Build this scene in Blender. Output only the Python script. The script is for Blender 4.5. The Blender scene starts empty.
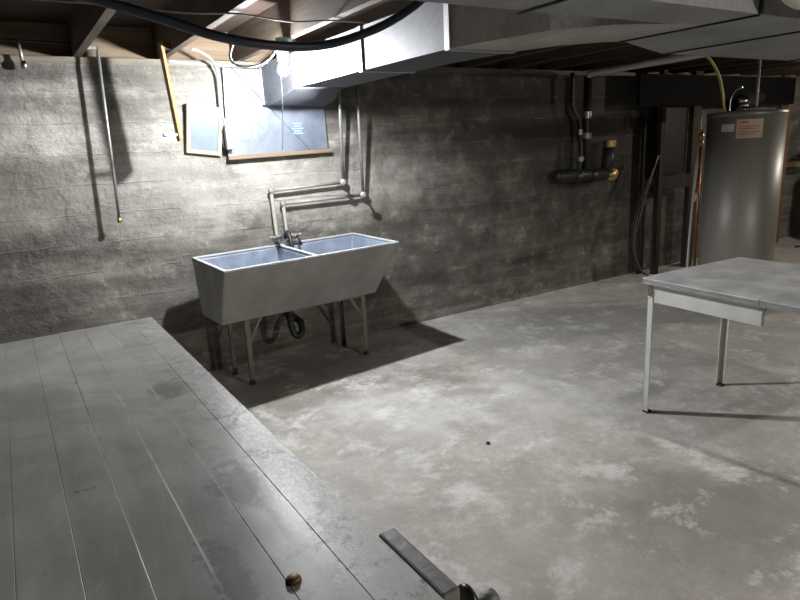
import bpy, bmesh, math, random
from mathutils import Vector, Matrix
random.seed(7)
C = bpy.context.scene.collection
PI = math.pi
W = 4.424            # y of the long concrete wall
ORG = {}             # world origin of every object

# ---------------------------------------------------------------- materials
def mat(name, col, rough=.6, metal=0., noise=None, bump=0., bscale=40, emit=None, estr=0, spec=.5, detail=6):
    m = bpy.data.materials.new(name); m.use_nodes = True
    nt = m.node_tree; b = nt.nodes['Principled BSDF']
    b.inputs['Base Color'].default_value = (*col, 1)
    b.inputs['Roughness'].default_value = rough
    b.inputs['Metallic'].default_value = metal
    b.inputs['Specular IOR Level'].default_value = spec
    tc = nt.nodes.new('ShaderNodeTexCoord')
    if noise:
        col2, sc, lo, hi = noise[:4]
        st = noise[4] if len(noise) > 4 else (1, 1, 1)
        mp = nt.nodes.new('ShaderNodeMapping'); mp.inputs['Scale'].default_value = st
        nt.links.new(tc.outputs['Object'], mp.inputs['Vector'])
        n = nt.nodes.new('ShaderNodeTexNoise'); n.inputs['Scale'].default_value = sc; n.inputs['Detail'].default_value = detail
        n.inputs['Roughness'].default_value = .6
        nt.links.new(mp.outputs[0], n.inputs['Vector'])
        r = nt.nodes.new('ShaderNodeValToRGB')
        r.color_ramp.elements[0].position = lo; r.color_ramp.elements[0].color = (*col, 1)
        r.color_ramp.elements[1].position = hi; r.color_ramp.elements[1].color = (*col2, 1)
        nt.links.new(n.outputs['Fac'], r.inputs[0]); nt.links.new(r.outputs[0], b.inputs['Base Color'])
    if bump:
        n2 = nt.nodes.new('ShaderNodeTexNoise'); n2.inputs['Scale'].default_value = bscale; n2.inputs['Detail'].default_value = 5
        nt.links.new(tc.outputs['Object'], n2.inputs['Vector'])
        bp = nt.nodes.new('ShaderNodeBump'); bp.inputs['Strength'].default_value = bump; bp.inputs['Distance'].default_value = .01
        nt.links.new(n2.outputs['Fac'], bp.inputs['Height']); nt.links.new(bp.outputs[0], b.inputs['Normal'])
    if emit:
        b.inputs['Emission Color'].default_value = (*emit, 1); b.inputs['Emission Strength'].default_value = estr
    return m

class NG:
    """small node graph helper"""
    def __init__(s, name, rough=.8, spec=.3):
        s.m = bpy.data.materials.new(name); s.m.use_nodes = True; s.nt = s.m.node_tree
        s.b = s.nt.nodes['Principled BSDF']; s.b.inputs['Roughness'].default_value = rough
        s.b.inputs['Specular IOR Level'].default_value = spec
        s.tc = s.nt.nodes.new('ShaderNodeTexCoord').outputs['Object']
    def L(s, a, b): s.nt.links.new(a, b)
    def mapping(s, scale=(1,1,1), loc=(0,0,0), vec=None):
        n = s.nt.nodes.new('ShaderNodeMapping'); n.inputs['Scale'].default_value = scale; n.inputs['Location'].default_value = loc
        s.L(vec or s.tc, n.inputs['Vector']); return n.outputs[0]
    def noise(s, scale, detail=6, rough=.6, vec=None, dist=0.):
        n = s.nt.nodes.new('ShaderNodeTexNoise'); n.inputs['Scale'].default_value = scale; n.inputs['Detail'].default_value = detail
        n.inputs['Roughness'].default_value = rough; n.inputs['Distortion'].default_value = dist
        s.L(vec or s.tc, n.inputs['Vector']); return n.outputs['Fac']
    def ramp(s, fac, stops):
        n = s.nt.nodes.new('ShaderNodeValToRGB'); e = n.color_ramp.elements
        while len(e) < len(stops): e.new(.5)
        for i, (p, c) in enumerate(stops):
            e[i].position = p; e[i].color = (*c, 1) if isinstance(c, tuple) else (c, c, c, 1)
        s.L(fac, n.inputs[0]); return n.outputs[0]
    def mix(s, fac, a, b, mode='MIX'):
        n = s.nt.nodes.new('ShaderNodeMix'); n.data_type = 'RGBA'; n.blend_type = mode
        for v, k in ((fac, 0), (a, 6), (b, 7)):
            if hasattr(v, 'is_output'): s.L(v, n.inputs[k])
            else: n.inputs[k].default_value = v if k == 0 else (*v, 1)
        return n.outputs[2]
    def math(s, op, a, b=0., c=0.):
        n = s.nt.nodes.new('ShaderNodeMath'); n.operation = op
        for i, v in enumerate((a, b, c)):
            if hasattr(v, 'is_output'): s.L(v, n.inputs[i])
            else: n.inputs[i].default_value = v
        return n.outputs[0]
    def sep(s, vec=None):
        n = s.nt.nodes.new('ShaderNodeSeparateXYZ'); s.L(vec or s.tc, n.inputs[0]); return n.outputs
    def bump(s, h, strength=.5, dist=.01, normal=None):
        n = s.nt.nodes.new('ShaderNodeBump'); n.inputs['Strength'].default_value = strength; n.inputs['Distance'].default_value = dist
        s.L(h, n.inputs['Height'])
        if normal: s.L(normal, n.inputs['Normal'])
        return n.outputs[0]
    def blob(s, centre, radii, soft=.5, nscale=3., amp=.5):
        """irregular patch: 1 inside, 0 outside"""
        mp = s.mapping(scale=tuple(1/r for r in radii), loc=tuple(-c/r for c, r in zip(centre, radii)))
        n = s.nt.nodes.new('ShaderNodeVectorMath'); n.operation = 'LENGTH'; s.L(mp, n.inputs[0])
        nz = s.noise(nscale, 8, .65)
        d = s.math('ADD', n.outputs['Value'], s.math('MULTIPLY', s.math('SUBTRACT', nz, .5), amp*4))
        r = s.nt.nodes.new('ShaderNodeMapRange'); r.inputs['From Min'].default_value = 1-soft; r.inputs['From Max'].default_value = 1+soft
        r.inputs['To Min'].default_value = 1; r.inputs['To Max'].default_value = 0; s.L(d, r.inputs['Value'])
        return r.outputs[0]

def wall_material():
    g = NG('board_formed_concrete', .92, .2)
    n1 = g.noise(1.1, 9, .62); n2 = g.noise(7, 8, .7); n3 = g.noise(60, 4, .6)
    st = g.mapping(scale=(.55, .55, 5)); n4 = g.noise(2.2, 8, .65, st)
    base = g.ramp(n1, [(.34, (0.103, 0.095, 0.080)), (.48, (0.207, 0.195, 0.171)), (.62, (0.345, 0.330, 0.294))])
    c = g.mix(.55, base, g.ramp(n4, [(.36, (0.097, 0.088, 0.075)), (.5, (0.221, 0.208, 0.185)), (.66, (0.442, 0.424, 0.382))]))
    c = g.mix(g.ramp(n2, [(.54, 0.), (.70, .6)]), c, (0.524, 0.505, 0.455))
    c = g.mix(g.ramp(g.noise(16, 7, .75, g.mapping(scale=(.6, 1, 1.6), loc=(4, 2, 7))), [(.57, 0.), (.68, .6)]), c, (0.117, 0.108, 0.091))
    c = g.mix(g.ramp(n3, [(.3, .45), (.5, 0.)]), c, (0.138, 0.130, 0.115))
    c = g.mix(g.ramp(g.noise(2.4, 10, .72, g.mapping(scale=(.8, 1, 1.5), loc=(1, 5, 3))), [(.50, 0.), (.64, .5)]), c, (.06, .056, .048))
    # darker foot, stains, and broad dark areas at the right
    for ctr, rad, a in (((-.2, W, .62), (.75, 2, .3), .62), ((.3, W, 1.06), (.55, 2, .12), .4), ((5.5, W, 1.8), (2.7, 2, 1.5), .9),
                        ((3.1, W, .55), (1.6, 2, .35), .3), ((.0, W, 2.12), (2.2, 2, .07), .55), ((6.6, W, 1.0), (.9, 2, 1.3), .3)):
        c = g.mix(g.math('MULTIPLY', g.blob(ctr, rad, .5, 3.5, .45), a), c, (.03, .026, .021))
    for ctr, rad, a in (((.25, W, 1.72), (.25, 2, .14), .55), ((2.2, W, 1.25), (.75, 2, .2), .35), ((.9, W, 1.35), (.9, 2, .25), .25)):
        c = g.mix(g.math('MULTIPLY', g.blob(ctr, rad, .5, 6, .6), a), c, (0.580, 0.563, 0.517))
    # board marks: thin horizontal ridges every 190 mm, broken by noise
    x, y, z = g.sep()
    zw = g.math('ADD', g.math('ADD', z, g.math('MULTIPLY', x, .012)), g.math('MULTIPLY', g.math('SUBTRACT', g.noise(.9, 2), .5), .05))
    fr = g.math('FRACT', g.math('DIVIDE', zw, .19))
    d = g.math('ABSOLUTE', g.math('SUBTRACT', fr, .5))
    line = g.ramp(d, [(.0, 1.), (.03, 0.)])
    line = g.math('MULTIPLY', line, g.ramp(g.noise(3, 6, .7), [(.42, 0.), (.6, 1.)]))
    c = g.mix(g.math('MULTIPLY', line, .4), c, g.mix(g.ramp(g.noise(5), [(.45, 0.), (.55, 1.)]), (.04, .036, .03), (0.524, 0.504, 0.455)))
    bid = g.math('FLOOR', g.math('ADD', g.math('DIVIDE', zw, .19), .5))
    tint = g.math('FRACT', g.math('MULTIPLY', g.math('SINE', g.math('MULTIPLY', bid, 12.9)), 43.7))
    c = g.mix(g.math('MULTIPLY', tint, .22), c, (0.166, 0.159, 0.138))
    h = g.math('ADD', g.math('MULTIPLY', g.noise(5, 9, .6), 2.2), g.math('MULTIPLY', n3, .18))
    h = g.math('ADD', h, g.math('MULTIPLY', line, .55)); h = g.math('ADD', h, g.math('MULTIPLY', tint, .25))
    rg = g.math('MULTIPLY', g.noise(34, 7, .7, g.mapping(scale=(.6, 1, 1.6))), g.ramp(g.noise(2.6, 4), [(.46, .15), (.62, 1.)]))
    h = g.math('ADD', h, g.math('MULTIPLY', rg, 2.0))
    g.L(c, g.b.inputs['Base Color']); g.L(g.bump(h, .6, .02), g.b.inputs['Normal'])
    return g.m

def floor_material():
    g = NG('worn_concrete_floor', .8, .35)
    rot = g.nt.nodes.new('ShaderNodeMapping'); rot.inputs['Rotation'].default_value = (0, 0, .5); rot.inputs['Scale'].default_value = (.7, 1.5, 1)
    g.L(g.tc, rot.inputs['Vector'])
    n1 = g.noise(.9, 8, .6, rot.outputs[0], .15); n2 = g.noise(3.6, 10, .72, None, .1); n3 = g.noise(45, 5, .7); n5 = g.noise(14, 8, .7)
    c = g.ramp(n1, [(.32, (0.373, 0.345, 0.306)), (.47, (0.524, 0.500, 0.455)), (.62, (0.690, 0.669, 0.621))])
    c = g.mix(.5, c, g.ramp(n2, [(.32, (0.345, 0.326, 0.293)), (.5, (0.552, 0.527, 0.483)), (.66, (0.800, 0.780, 0.731))]))
    c = g.mix(g.ramp(n5, [(.53, 0.), (.70, .6)]), c, (0.850, 0.850, 0.849))
    c = g.mix(g.ramp(g.noise(9, 9, .75, g.mapping(loc=(9, 3, 0))), [(.55, 0.), (.68, .5)]), c, (0.276, 0.255, 0.224))
    c = g.mix(g.ramp(n3, [(.28, .5), (.46, 0.)]), c, (0.276, 0.258, 0.228))
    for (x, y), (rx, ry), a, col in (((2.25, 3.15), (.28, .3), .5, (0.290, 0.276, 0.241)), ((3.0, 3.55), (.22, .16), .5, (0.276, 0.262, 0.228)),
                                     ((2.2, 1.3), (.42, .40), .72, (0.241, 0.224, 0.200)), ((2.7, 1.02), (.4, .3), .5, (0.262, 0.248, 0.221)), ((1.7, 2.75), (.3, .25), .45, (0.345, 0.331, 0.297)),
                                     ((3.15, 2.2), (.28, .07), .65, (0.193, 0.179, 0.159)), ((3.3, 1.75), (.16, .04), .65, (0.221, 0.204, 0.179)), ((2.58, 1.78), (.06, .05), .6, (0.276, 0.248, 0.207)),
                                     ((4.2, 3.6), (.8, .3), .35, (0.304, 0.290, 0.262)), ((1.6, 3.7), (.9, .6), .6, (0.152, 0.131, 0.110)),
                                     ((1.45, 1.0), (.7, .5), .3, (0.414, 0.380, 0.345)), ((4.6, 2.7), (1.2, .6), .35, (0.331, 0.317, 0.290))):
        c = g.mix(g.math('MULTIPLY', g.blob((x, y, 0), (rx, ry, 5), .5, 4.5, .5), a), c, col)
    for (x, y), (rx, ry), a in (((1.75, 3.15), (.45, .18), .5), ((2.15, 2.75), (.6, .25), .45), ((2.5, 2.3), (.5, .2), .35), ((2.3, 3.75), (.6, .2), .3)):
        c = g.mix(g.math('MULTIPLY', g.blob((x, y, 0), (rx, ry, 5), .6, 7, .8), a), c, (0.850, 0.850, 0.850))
    c = g.mix(g.ramp(g.noise(2.1, 11, .74, g.mapping(loc=(7, 1, 0)), .15), [(.50, 0.), (.60, .55)]), c, (.36, .335, .30))
    c = g.mix(g.ramp(g.noise(3.3, 11, .76, g.mapping(loc=(2, 6, 0)), .2), [(.53, 0.), (.62, .7)]), c, (.85, .845, .81))
    c = g.mix(g.ramp(g.noise(1.2, 10, .7, g.mapping(loc=(5, 9, 0)), .1), [(.48, 0.), (.60, .45)]), c, (.47, .45, .41))
    h = g.math('ADD', g.math('MULTIPLY', n2, 1.2), g.math('MULTIPLY', n5, .5)); h = g.math('ADD', h, g.math('MULTIPLY', n3, .12))
    g.L(c, g.b.inputs['Base Color']); g.L(g.bump(h, .35, .012), g.b.inputs['Normal'])
    g.L(g.ramp(g.noise(2.5), [(.35, .5), (.65, .85)]), g.b.inputs['Roughness'])
    return g.m

def bench_material():
    g = NG('grey_painted_planks', .4, .5)
    g.tc = g.mapping(loc=(-.6, 1.5, 0))
    st = g.mapping(scale=(1, .22, 1)); n1 = g.noise(9, 7, .65, st); n2 = g.noise(1.6, 7, .6); n3 = g.noise(17, 8, .72)
    c = g.ramp(n2, [(.34, (.23, .227, .21)), (.5, (.38, .375, .352)), (.66, (.52, .515, .49))])
    c = g.mix(g.ramp(n1, [(.35, .4), (.6, 0.)]), c, (.12, .117, .108))
    c = g.mix(g.ramp(g.noise(1.1, 9, .7, g.mapping(scale=(1, .6, 1), loc=(3, 1, 0)), .6), [(.45, 0.), (.60, .65)]), c, (.17, .166, .153))
    c = g.mix(g.ramp(n3, [(.64, 0.), (.7, .8)]), c, (.055, .052, .046))
    c = g.mix(g.ramp(g.noise(38, 4, .7, g.mapping(loc=(3, 8, 1))), [(.66, 0.), (.72, .8)]), c, (.42, .415, .40))
    for ctr, rad in (((.33, 1.25, .84), (.05, .10, 1)), ((.345, 1.95, .84), (.05, .07, 1)), ((.22, .95, .84), (.03, .12, 1))):
        c = g.mix(g.math('MULTIPLY', g.blob(ctr, rad, .3, 22, .8), .7), c, (.05, .047, .042))
    x, y, z = g.sep()
    for e_, y0_, y1_, a_ in ((.0, .4, 1.5, .45), (.099, .5, 1.9, .5), (.196, .6, 2.2, .85), (.293, .8, 2.7, .9), (.392, 2.2, 2.9, .5)):
        ln = g.ramp(g.math('ABSOLUTE', g.math('SUBTRACT', x, e_)), [(0., 1.), (.0024, 0.)])
        rng = g.math('MULTIPLY', g.math('GREATER_THAN', y, y0_), g.math('LESS_THAN', y, y1_))
        ln = g.math('MULTIPLY', g.math('MULTIPLY', ln, rng), g.ramp(g.noise(5, 5, .7, g.mapping(scale=(.1, 1, 1), loc=(e_*90, 0, 0), vec=g.tc)), [(.38, 0.), (.5, a_)]))
        c = g.mix(ln, c, (.62, .61, .58))
    # scratches along the grain and worn blotches towards the outer board
    sc_ = g.ramp(g.noise(1, 3, .5, g.mapping(scale=(150, 5, 1), vec=g.tc)), [(.71, 0.), (.74, .8)])
    c = g.mix(g.math('MULTIPLY', sc_, g.ramp(g.noise(3, 4, .6, g.mapping(loc=(5, 5, 5), vec=g.tc)), [(.5, 0.), (.6, .8)])), c, (.04, .036, .03))
    wr = g.math('MULTIPLY', g.ramp(x, [(.30, .0), (.42, 1.)]), g.ramp(g.noise(13, 10, .82), [(.53, 0.), (.60, .7)]))
    c = g.mix(wr, c, (.42, .42, .41))
    wd = g.math('MULTIPLY', g.ramp(x, [(.25, .0), (.42, 1.)]), g.ramp(g.noise(11, 10, .82, g.mapping(loc=(1, 7, 2), vec=g.tc)), [(.53, 0.), (.60, .85)]))
    c = g.mix(wd, c, (.06, .056, .05))
    h = g.math('ADD', g.math('MULTIPLY', n3, .25), g.math('MULTIPLY', n1, .25))
    # roughness bites where the paint is worn on the outer board
    x, y, z = g.sep()
    e = g.math('MULTIPLY', g.ramp(x, [(.34, 0.), (.46, 1.)]), g.noise(26, 7, .8))
    h = g.math('ADD', h, g.math('MULTIPLY', e, 2.0))
    g.L(c, g.b.inputs['Base Color']); g.L(g.bump(h, .28, .006), g.b.inputs['Normal'])
    g.L(g.ramp(n2, [(.35, .28), (.65, .42)]), g.b.inputs['Roughness'])
    return g.m

def foil_material():
    g = NG('silver_foil_board', .38, .5)
    g.tc = g.mapping(loc=(1.78, 4.404, 1.55))
    n = g.noise(4, 6, .6); c = g.ramp(n, [(.35, (.12, .142, .185)), (.65, (.20, .228, .28))])
    g.b.inputs['Metallic'].default_value = .35
    # diagonal creases
    x, y, z = g.sep()
    a = g.math('ABSOLUTE', g.math('SUBTRACT', g.math('ADD', x, g.math('MULTIPLY', z, .95)), 3.50))
    b = g.math('ABSOLUTE', g.math('SUBTRACT', g.math('SUBTRACT', x, g.math('MULTIPLY', z, .5)), .72))
    k = g.ramp(b, [(0., 0.), (.0001, 0.)])
    d_ = g.math('ABSOLUTE', g.math('SUBTRACT', g.math('ADD', x, g.math('MULTIPLY', z, .95)), 3.50))
    k = g.ramp(d_, [(0., .6), (.009, 0.)])
    c = g.mix(k, c, (.08, .095, .125))
    c = g.mix(g.ramp(g.noise(90, 3), [(.6, 0.), (.75, .4)]), c, (.34, .37, .42))
    g.L(c, g.b.inputs['Base Color']); g.L(g.bump(g.math('ADD', g.noise(14, 4), k), .5, .01), g.b.inputs['Normal'])
    return g.m

def galv(name, c1, c2, rough=.42, metal=.75):
    g = NG(name, rough, .5); g.b.inputs['Metallic'].default_value = metal
    v = g.nt.nodes.new('ShaderNodeTexVoronoi'); v.inputs['Scale'].default_value = 60; g.L(g.tc, v.inputs['Vector'])
    n = g.noise(3, 6, .6)
    c = g.mix(.65, g.ramp(v.outputs['Color'], [(.1, c1), (.9, c2)]), g.ramp(n, [(.35, c1), (.65, c2)]))
    g.L(c, g.b.inputs['Base Color']); g.L(g.ramp(n, [(.3, rough-.08), (.7, rough+.12)]), g.b.inputs['Roughness'])
    g.L(g.bump(g.noise(5, 3), .15, .01), g.b.inputs['Normal'])
    return g.m

def wood(name, dark, light, axis=1, rough=.75):
    g = NG(name, rough, .3)
    s = [14, 14, 14]; s[axis] = .8
    n = g.noise(1.6, 8, .65, g.mapping(scale=tuple(s)), .6)
    c = g.ramp(n, [(.3, dark), (.7, light)])
    c = g.mix(g.ramp(g.noise(2.5, 5), [(.5, 0.), (.8, .5)]), c, tuple(v*.5 for v in dark))
    g.L(c, g.b.inputs['Base Color']); g.L(g.bump(n, .25, .004), g.b.inputs['Normal'])
    return g.m

M = dict(
    wall=wall_material(), floor=floor_material(), bench=bench_material(), foil=foil_material(),
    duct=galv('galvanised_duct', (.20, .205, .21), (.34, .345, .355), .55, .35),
    branch=galv('galvanised_duct_glare_darkened', (.05, .054, .062), (.115, .122, .14), .6, .2),  # same steel, colour darkened to hold down the bulb's glare
    takeoff=galv('galvanised_duct_shade_lightened', (.24, .225, .20), (.46, .44, .41), .5, .25),  # mottled steel, colour lightened to offset the little light it gets
    seam=galv('duct_seam_steel', (.35, .35, .36), (.55, .55, .57), .4, .6),
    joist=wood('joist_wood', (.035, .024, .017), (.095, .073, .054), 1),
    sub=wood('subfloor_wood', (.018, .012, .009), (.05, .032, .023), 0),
    sill=wood('sill_wood', (.10, .085, .065), (.24, .21, .165), 0),
    lath=wood('orange_lath', (.18, .095, .035), (.30, .18, .075), 2, .6),
    pale=wood('pale_wood', (.12, .085, .052), (.24, .18, .12), 0),
    brown=wood('brown_post_wood', (.020, .015, .012), (.05, .04, .033), 2),
    redwood=wood('reddish_post_wood', (.16, .09, .05), (.28, .17, .10), 2),
    tub=mat('tub_cement', (.20, .195, .18), .75, 0, ((.33, .325, .305), 3.2, .3, .7, (1, 1, .6)), .25, 60),
    tubin=mat('tub_blue_grey_glaze', (.15, .18, .235), .5, 0, ((.30, .345, .43), 7, .35, .72), .2, 30),
    rim=mat('tub_rim_paint', (.38, .395, .41), .55, 0, ((.55, .56, .57), 14, .3, .7), .1, 60),
    steel=mat('zinc_pipe', (.26, .26, .255), .42, .6, ((.40, .40, .395), 12, .3, .7)),
    painted=mat('cream_painted_pipe', (.22, .21, .185), .5, .1, ((.34, .33, .295), 9, .3, .7), .1, 60),
    frame=mat('stand_grey_paint', (.15, .148, .125), .55, .2, ((.23, .225, .19), 16, .3, .7), .1, 80),
    rust=mat('rusty_iron', (.05, .035, .026), .8, .4, ((.14, .08, .05), 30, .35, .7), .3, 80),
    black=mat('black_iron', (.018, .018, .02), .45, .3, ((.035, .035, .037), 14, .3, .7), .1, 60),
    rubber=mat('black_rubber', (.014, .017, .026), .5, 0, ((.022, .027, .04), 20, .3, .7)),
    chrome=mat('worn_chrome', (.65, .66, .68), .22, 1, ((.4, .4, .4), 30, .4, .8)),
    brass=mat('brass', (.45, .30, .12), .35, .9, ((.62, .45, .2), 30, .3, .7)),
    copper=mat('copper', (.40, .17, .08), .38, .9, ((.26, .12, .06), 20, .3, .7)),
    cream=mat('cream_frame_paint', (.25, .215, .14), .5, 0, ((.29, .255, .17), 20, .3, .7), .1, 60),
    mirror=mat('mirror_glass', (.17, .205, .265), .2, .1, ((.13, .16, .21), 5, .35, .7)),  # bluish colour stands in for the lit room reflected in the glass
    plastic=mat('ivory_plastic', (.22, .215, .20), .4, 0, ((.26, .255, .24), 8, .3, .7)),
    dark=mat('dark_slot', (.01, .01, .01), .6),
    cablegrey=mat('grey_cable_sheath', (.15, .147, .138), .5, 0, ((.21, .205, .19), 20, .3, .7)),
    conduit=mat('grey_conduit', (.17, .165, .155), .5, 0, ((.23, .225, .21), 20, .3, .7)),
    cableteal=mat('pale_teal_cable', (.22, .30, .30), .5, 0, ((.28, .36, .36), 20, .3, .7)),
    string=mat('white_string', (.75, .74, .7), .8, 0, ((.65, .64, .6), 60, .3, .7)),
    greenbox=mat('green_porcelain', (.10, .20, .16), .5, .1, ((.16, .28, .23), 20, .3, .7)),
    porcelain=mat('white_porcelain', (.7, .7, .68), .3, 0, ((.62, .62, .6), 20, .3, .7)),
    bulb=mat('lit_bulb_glass', (.9, .92, 1), .3, 0, emit=(.95, .97, 1.0), estr=1550),
    bulbwarm=mat('lit_warm_bulb_glass', (1, .9, .8), .3, 0, emit=(1.0, .91, .80), estr=650),
    bulbfill=mat('lit_fill_bulb_glass', (1, .9, .8), .3, 0, emit=(1.0, .94, .86), estr=1400),
    dullsteel=mat('dull_screw_steel', (.16, .165, .17), .6, .4, ((.24, .24, .24), 20, .3, .7)),
    bronze=mat('dull_bronze', (.14, .085, .04), .55, .5, ((.22, .15, .08), 40, .3, .7)),
    tabletop=mat('weathered_grey_laminate', (.42, .42, .41), .42, 0, ((.66, .655, .64), 5, .38, .62), .12, 40, detail=9),
    tableleg=mat('pale_grey_green_paint', (.54, .555, .51), .45, 0, ((.66, .67, .625), 12, .3, .7), .08, 60),
    tableedge=mat('ribbed_edge_metal', (.50, .51, .52), .3, .7, ((.38, .39, .40), 30, .3, .7)),
    heater=mat('grey_brown_enamel', (.17, .16, .14), .42, .1, ((.23, .215, .19), 2.5, .3, .7, (3, 3, .4))),
    heatertop=mat('heater_lid_enamel', (.12, .12, .115), .4, .3, ((.17, .17, .16), 6, .3, .7)),
    label=mat('faded_paper_label', (.32, .23, .18), .6, 0, ((.40, .31, .25), 12, .3, .7)),
    labelred=mat('red_print', (.24, .07, .05), .6, 0, ((.3, .1, .07), 20, .3, .7)),
    labelgrey=mat('grey_paper_label', (.33, .33, .32), .6, 0, ((.42, .42, .4), 12, .3, .7)),
    blueprint=mat('blue_print', (.22, .40, .62), .6, 0, ((.3, .48, .68), 30, .3, .7)),
    yellow=mat('yellow_coated_tube', (.38, .34, .06), .45, 0, ((.46, .42, .1), 20, .3, .7)),
    jaw=mat('grey_brown_jaw_paint', (.17, .163, .148), .5, 0, ((.24, .23, .21), 6, .3, .7, (6, 1, 6)), .2, 50),
    insul=mat('white_pipe_wrap', (.5, .49, .46), .6, 0, ((.6, .59, .55), 9, .3, .7), .2, 30),
    matblack=mat('matt_black_flue_and_shade', (.005, .005, .005), .95, 0, ((.009, .009, .009), 14, .3, .7), spec=.1),
    blacklac=mat('black_lacquer', (.012, .012, .013), .3, 0, ((.022, .022, .023), 9, .3, .7)),
)

# ---------------------------------------------------------------- geometry helpers
def new(): return bmesh.new()
def box(bm, x0, x1, y0, y1, z0, z1, mi=0):
    v = [bm.verts.new((x, y, z)) for z in (z0, z1) for y in (y0, y1) for x in (x0, x1)]
    for f in ((0,2,3,1), (4,5,7,6), (0,1,5,4), (1,3,7,5), (3,2,6,7), (2,0,4,6)):
        bm.faces.new([v[i] for i in f]).material_index = mi
    return bm
def beam(bm, a, b, w, h, up=(0,0,1)):
    """box bar from a to b; w across, h along 'up'"""
    a, b = Vector(a), Vector(b); d = (b-a).normalized(); u = Vector(up)
    s = d.cross(u)
    if s.length < 1e-4: s = d.cross(Vector((0, 1, 0)))
    s.normalize(); u = s.cross(d).normalized()
    v = [bm.verts.new(p + s*sx*w/2 + u*sy*h/2) for p in (a, b) for sx, sy in ((-1,-1), (1,-1), (1,1), (-1,1))]
    for f in ((3,2,1,0), (4,5,6,7), (0,1,5,4), (1,2,6,5), (2,3,7,6), (3,0,4,7)): bm.faces.new([v[i] for i in f])
    return bm
def prism(bm, pts, z0, z1, mi=0):
    lo = [bm.verts.new((x, y, z0)) for x, y in pts]; hi = [bm.verts.new((x, y, z1)) for x, y in pts]
    bm.faces.new(lo[::-1]).material_index = mi; bm.faces.new(hi).material_index = mi
    n = len(pts)
    for i in range(n): bm.faces.new((lo[i], lo[(i+1)%n], hi[(i+1)%n], hi[i])).material_index = mi
    return bm
def spline(pts, n=8):
    P = [Vector(p) for p in pts]; out = []
    for i in range(len(P)-1):
        p0 = P[max(i-1, 0)]; p1 = P[i]; p2 = P[i+1]; p3 = P[min(i+2, len(P)-1)]
        for k in range(n):
            t = k/n
            out.append(.5*((2*p1) + (-p0+p2)*t + (2*p0-5*p1+4*p2-p3)*t*t + (-p0+3*p1-3*p2+p3)*t**3))
    out.append(P[-1]); return out
def tube(bm, pts, r, seg=12, cap=True):
    P = [Vector(p) for p in pts]; rings = []; n = len(P)
    rr = r if isinstance(r, (list, tuple)) else [r]*n
    prev = None
    for i, p in enumerate(P):
        t = ((P[min(i+1, n-1)]-p).normalized() + (p-P[max(i-1, 0)]).normalized())
        t = t.normalized() if t.length > 1e-6 else Vector((0, 0, 1))
        if prev is None:
            prev = t.cross(Vector((0, 0, 1))) if abs(t.z) < .9 else t.cross(Vector((1, 0, 0)))
        u = (prev - t*prev.dot(t)).normalized(); prev = u; v = t.cross(u)
        # mitre compensation
        k = 1.
        if 0 < i < n-1:
            c = (P[i+1]-p).normalized().dot((p-P[i-1]).normalized()); k = 1/max(.6, math.sqrt((1+c)/2))
        rings.append([bm.verts.new(p + (u*math.cos(a)+v*math.sin(a))*rr[i]*(k if k < 1.2 else 1.15)) for a in (2*PI*j/seg for j in range(seg))])
    for a, b in zip(rings, rings[1:]):
        for j in range(seg):
            f = bm.faces.new((a[j], a[(j+1)%seg], b[(j+1)%seg], b[j])); f.smooth = True
    if cap:
        bm.faces.new(rings[0][::-1]); bm.faces.new(rings[-1])
    return bm
def lathe(bm, prof, c, axis=(0,0,1), seg=24):
    """prof: (radius, distance along axis) list"""
    ax = Vector(axis).normalized(); u = ax.cross(Vector((0, 0, 1)))
    if u.length < 1e-3: u = Vector((1, 0, 0))
    u.normalize(); v = ax.cross(u); c = Vector(c); rings = []
    for r, h in prof:
        r = max(r, 1e-4)
        rings.append([bm.verts.new(c + ax*h + (u*math.cos(a)+v*math.sin(a))*r) for a in (2*PI*j/seg for j in range(seg))])
    for a, b in zip(rings, rings[1:]):
        for j in range(seg): bm.faces.new((a[j], a[(j+1)%seg], b[(j+1)%seg], b[j])).smooth = True
    bm.faces.new(rings[0][::-1]); bm.faces.new(rings[-1]); return bm

def obj(name, bm, m, parent=None, bevel=0, origin=None, edge_smooth=True):
    bmesh.ops.recalc_face_normals(bm, faces=bm.faces)
    if parent is not None: o0 = ORG[parent.name]
    elif origin is not None: o0 = Vector(origin)
    else:
        xs = [v.co.copy() for v in bm.verts]
        o0 = Vector(((min(v.x for v in xs)+max(v.x for v in xs))/2, (min(v.y for v in xs)+max(v.y for v in xs))/2, min(v.z for v in xs)))
    bmesh.ops.translate(bm, vec=-o0, verts=bm.verts)
    me = bpy.data.meshes.new(name); bm.to_mesh(me); bm.free()
    for k in (m if isinstance(m, (list, tuple)) else [m]): me.materials.append(k)
    o = bpy.data.objects.new(name, me); C.objects.link(o)
    if parent is not None: o.parent = parent
    else: o.location = o0
    ORG[o.name] = o0
    if bevel:
        b = o.modifiers.new('bevel', 'BEVEL'); b.width = bevel; b.segments = 2; b.limit_method = 'ANGLE'; b.angle_limit = .6
    return o
def thing(name, label, cat, loc, group=None):
    o = bpy.data.objects.new(name, None); C.objects.link(o); o.location = loc; o.empty_display_size = .1
    o['label'] = label; o['category'] = cat; ORG[o.name] = Vector(loc)
    if group: o['group'] = group
    return o
def tag(o, label, cat, group=None):
    o['label'] = label; o['category'] = cat
    if group: o['group'] = group
    return o
def struct(o): o['kind'] = 'structure'; return o

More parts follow.
